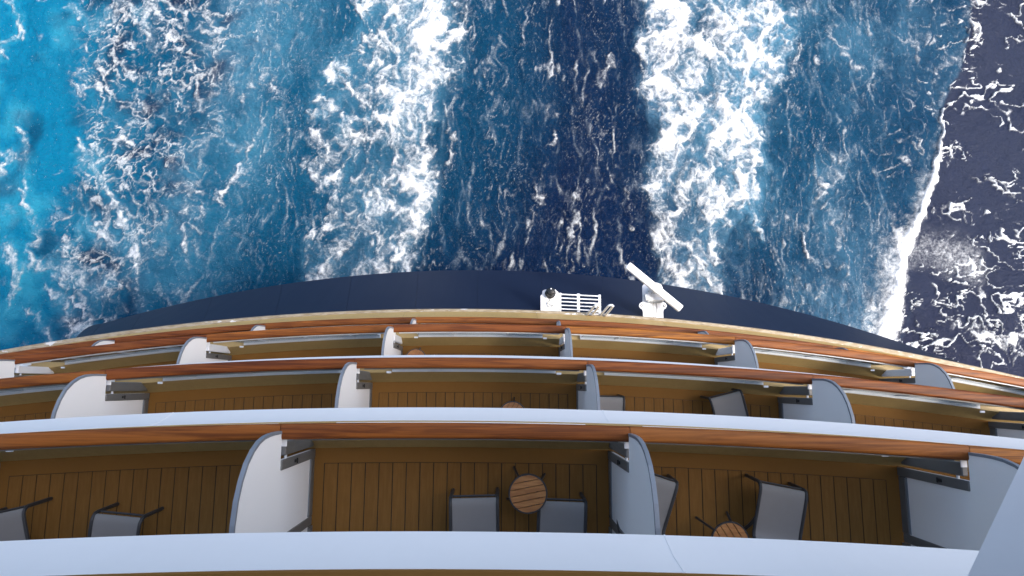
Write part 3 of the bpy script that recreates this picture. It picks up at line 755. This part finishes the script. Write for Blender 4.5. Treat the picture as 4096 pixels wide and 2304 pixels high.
# ------------------------------------------------------------------ bar platform with hand hoops
def platform():
    z = CAMZ-16.60
    t = thing('boarding_platform', 'white platform of parallel tubes with two hand hoops beside the black stern light', 'platform', (1.54, 1.72, z))
    L = 1.06
    for i in range(6):
        y = .13+i*.094
        MB().tube([(0.0, y+.02, .03), (L, y-.025, .03)], .0165, 8).go('bar', M['white'], t, True)
    for x, w in ((.485, .075), (1.03, .06), (.02, .05)):
        MB().box((x, .33-x*.04, .004), (w, .66, .026), 0, .004).go('cross_beam', M['white'], t)
    for x, sx in ((.66, 0), (1.00, 0)):
        # hoop: two uprights from the platform, bent over at the top, rising vertically
        p = [(x, .06, .02), (x+.05, .13, .50), (x+.095, .21, .93), (x+.125, .225, .99), (x+.165, .225, 1.0), (x+.20, .215, .97), (x+.205, .20, .92), (x+.16, .11, .50), (x+.115, .03, .02)]
        MB().tube(smooth_path(p, 5), .027, 8).go('hand_hoop', M['white'], t, True)
    for zz in (.22, .44): MB().tube([(.66+.1*zz, .06+.15*zz, zz), (1.0+.1*zz, .06+.15*zz, zz)], .014, 8).go('rung', M['white'], t, True)
    for x in (.70, .79, 1.04): MB().box((x, .03, -.02), (.045, .26, .03), 0, .004).go('support_arm', M['white'], t)
def smooth_path(p, n):
    P = [Vector(q) for q in p]; out = []
    for i in range(len(P)-1):
        a, b, c, d = P[max(i-1, 0)], P[i], P[i+1], P[min(i+2, len(P)-1)]
        for k in range(n):
            u = k/n
            out.append(.5*((2*b)+(c-a)*u+(2*a-5*b+4*c-d)*u*u+(3*b-a-3*c+d)*u**3))
    out.append(P[-1]); return out
platform()

def stern_light():
    z = CAMZ-16.60
    t = thing('stern_light', 'black round stern light on a white cut-corner mounting plate', 'light', (1.295, 1.72, z))
    pl = [(-.24, 0), (.24, 0), (.24, .58), (.215, .66), (.14, .735), (-.13, .735), (-.195, .70), (-.20, .62), (-.24, .58)]
    MB().loft([[(x, y, 0) for x, y in pl], [(x, y, .04) for x, y in pl]]).go('mounting_plate', M['white'], t)
    MB().box((-.10, .20, -.10), (.06, .40, .198)).go('plate_rib', M['white'], t)
    prof = [(.125, .041), (.135, .06), (.132, .11), (.118, .125), (.112, .19), (.124, .20), (.124, .215), (.112, .225), (.105, .29), (.085, .33), (.05, .345), (.012, .35)]
    rings = []
    for rad, zz in prof:
        rings.append([(.005+rad*math.cos(2*math.pi*k/20)*(1.0 if k % 5 else 1.06), .635+rad*math.sin(2*math.pi*k/20)*(1.0 if k % 5 else 1.06), zz) for k in range(20)])
    MB().loft(rings).go('lamp_housing', M['black'], t, True)
    MB().box((.005, .60, .352), (.15, .035, .03), 0, .008).go('handle', M['black'], t)
    MB().tube([(.005, .715, .30), (.005, .715, .345)], .018, 10).go('vent_cap', M['alu'], t)
    for x in (-.09, .10): MB().tube([(x, .53, .062), (x, .53, .135)], .012, 8).go('clamp_screw', M['alu'], t)
    MB().tube([(.0, .50, .09), (-.01, .45, .055)] + [(.0+.075*math.cos(a), .36+.078*math.sin(a), .052+.004*k) for k, a in enumerate([1.6+i*.42 for i in range(19)])] + [(.10, .30, .055), (.20, .28, .052), (.245, .20, .05), (.23, .06, .048)], .009, 6).go('cable_loop', M['cable'], t)
stern_light()

# ------------------------------------------------------------------ furniture
def make_chair(label):
    t = thing('sling_chair', label, 'chair', group='sling chairs on the balconies')
    hw = .222
    prof = [(.045, .385), (.035, .405), (.0, .422), (-.06, .425), (-.20, .412), (-.36, .395), (-.44, .395), (-.485, .42), (-.52, .50), (-.565, .66), (-.61, .82), (-.635, .90)]
    P = smooth_path([(0, a, b) for a, b in prof], 3)
    ring = []
    for i, p in enumerate(P):
        s = .012*math.sin(math.pi*i/len(P))
        ring.append([(-hw, p.y, p.z), (-hw*.5, p.y, p.z-s), (0, p.y, p.z-s*1.35), (hw*.5, p.y, p.z-s), (hw, p.y, p.z),
                     (hw, p.y-.003, p.z-.006), (hw*.5, p.y-.003, p.z-s-.006), (0, p.y-.003, p.z-s*1.35-.006), (-hw*.5, p.y-.003, p.z-s-.006), (-hw, p.y-.003, p.z-.006)])
    MB().loft(ring).go('sling', M['sling'], t, True)
    for sx in (-1, 1):
        x = sx*(hw+.012)
        front = [(x, .05, .012), (x, .055, .20), (x, .05, .34), (x, .035, .395)]
        path = smooth_path([(x, .035, .397)] + [(x, a, b) for a, b in prof[2:]], 3)
        MB().tube(path, .017, 8).go('side_tube', M['tube'], t, True)
        MB().tube(smooth_path([(x, .035, .397), (x, .052, .36), (x, .06, .22), (x, .07, .012)], 3), .019, 8).go('leg', M['tube'], t, True)
        MB().tube(smooth_path([(x, -.30, .39), (x, -.40, .26), (x, -.52, .012)], 3), .019, 8).go('leg', M['tube'], t, True)
    MB().tube([(-hw-.012, -.30, .372), (hw+.012, -.30, .372)], .012, 8).go('crossbar', M['tube'], t)
    MB().tube([(-hw-.012, -.632, .893), (hw+.012, -.632, .893)], .0125, 8).go('top_bar', M['tube'], t)
    MB().tube([(-hw-.012, .055, .33), (hw+.012, .055, .33)], .011, 8).go('crossbar', M['tube'], t)
    return t
Z1, Z2, Z3 = FLOOR[1]+.0087, FLOOR[2]+.0087, FLOOR[3]+.0087
def place(fn, first, items):
    root = None
    for lab, (x, y), ang, z in items:
        if root is None:
            root = fn(lab); root.location = (x, y, z); root.rotation_euler = (0, 0, math.radians(ang))
        else: dup(root, lab, (x, y, z), math.radians(ang))
place(make_chair, None, [
    ('grey sling chair on the nearest middle balcony, left of the round table', (-.237, -1.15), 1.4, Z1),
    ('grey sling chair on the nearest middle balcony, to the right of the round table', (.644, -1.185), -1.8, Z1),
    ('dark grey sling chair on the nearest left balcony, the one nearer the partition', (-3.74, -1.325), -5.3, Z1),
    ('grey sling chair cut by the left picture edge on the nearest balcony', (-4.87, -1.30), 12.8, Z1),
    ('grey sling chair standing right of the half hidden table on the nearest right balcony', (2.875, -1.04), -10.5, Z1),
    ('grey sling chair half hidden behind the partition on the nearest right balcony', (1.572, -.93), -17.9, Z1),
    ('grey sling chair partly behind a partition on the second balcony row', (1.57, -.19), -1.7, Z2),
    ('grey sling chair turned aslant in the corner of the second balcony row', (3.289, -.15), 14.3, Z2)])

def make_table(label):
    t = thing('side_table', label, 'table', group='round slatted side tables')
    R = .178; H = .50
    rim = [[((R+dr)*math.cos(a), (R+dr)*math.sin(a), H+dz) for dr, dz in ((.0, 0), (.012, 0), (.016, -.014), (.012, -.03), (0, -.03))] for a in [2*math.pi*k/40 for k in range(41)]]
    MB().loft(rim, cap=False).go('rim', M['tube'], t, True)
    n = 6; w = 2*R/n
    for i in range(n):
        ya, yb = -R+i*w+.004, -R+(i+1)*w-.004
        top = [(math.sqrt(max(R*R-q*q, 0))-.001, q) for q in [ya+(yb-ya)*k/5 for k in range(6)]]
        ol = top + [(-x, q) for x, q in reversed(top)]
        MB().loft([[(x, q, H-.022) for x, q in ol], [(x, q, H-.003) for x, q in ol]]).go('slat', M['slat'], t)
    MB().box((0, 0, H-.038), (.04, 2*R-.02, .025)).go('under_bar', M['tube'], t)
    for k in range(4):
        a = math.radians(22+90*k); c, s = math.cos(a), math.sin(a)
        MB().tube([(R*.90*c, R*.90*s, H-.03), (R*.95*c, R*.95*s, .25), (.235*c, .235*s, .014)], .013, 8).go('leg', M['tube'], t, True)
    return t
place(make_table, None, [
    ('round slatted teak side table between two chairs on the nearest middle balcony', (.298, -1.048), 11, Z1),
    ('round slatted side table half hidden by the white ledge on the nearest right balcony', (2.29, -1.50), -58, Z1),
    ('round side table barely showing above the white ledge of the second balcony row', (.20, -.40), 60, Z2),
    ('round slatted side table peeking out on the third balcony row from the front', (-1.537, .49), 62, Z3)])
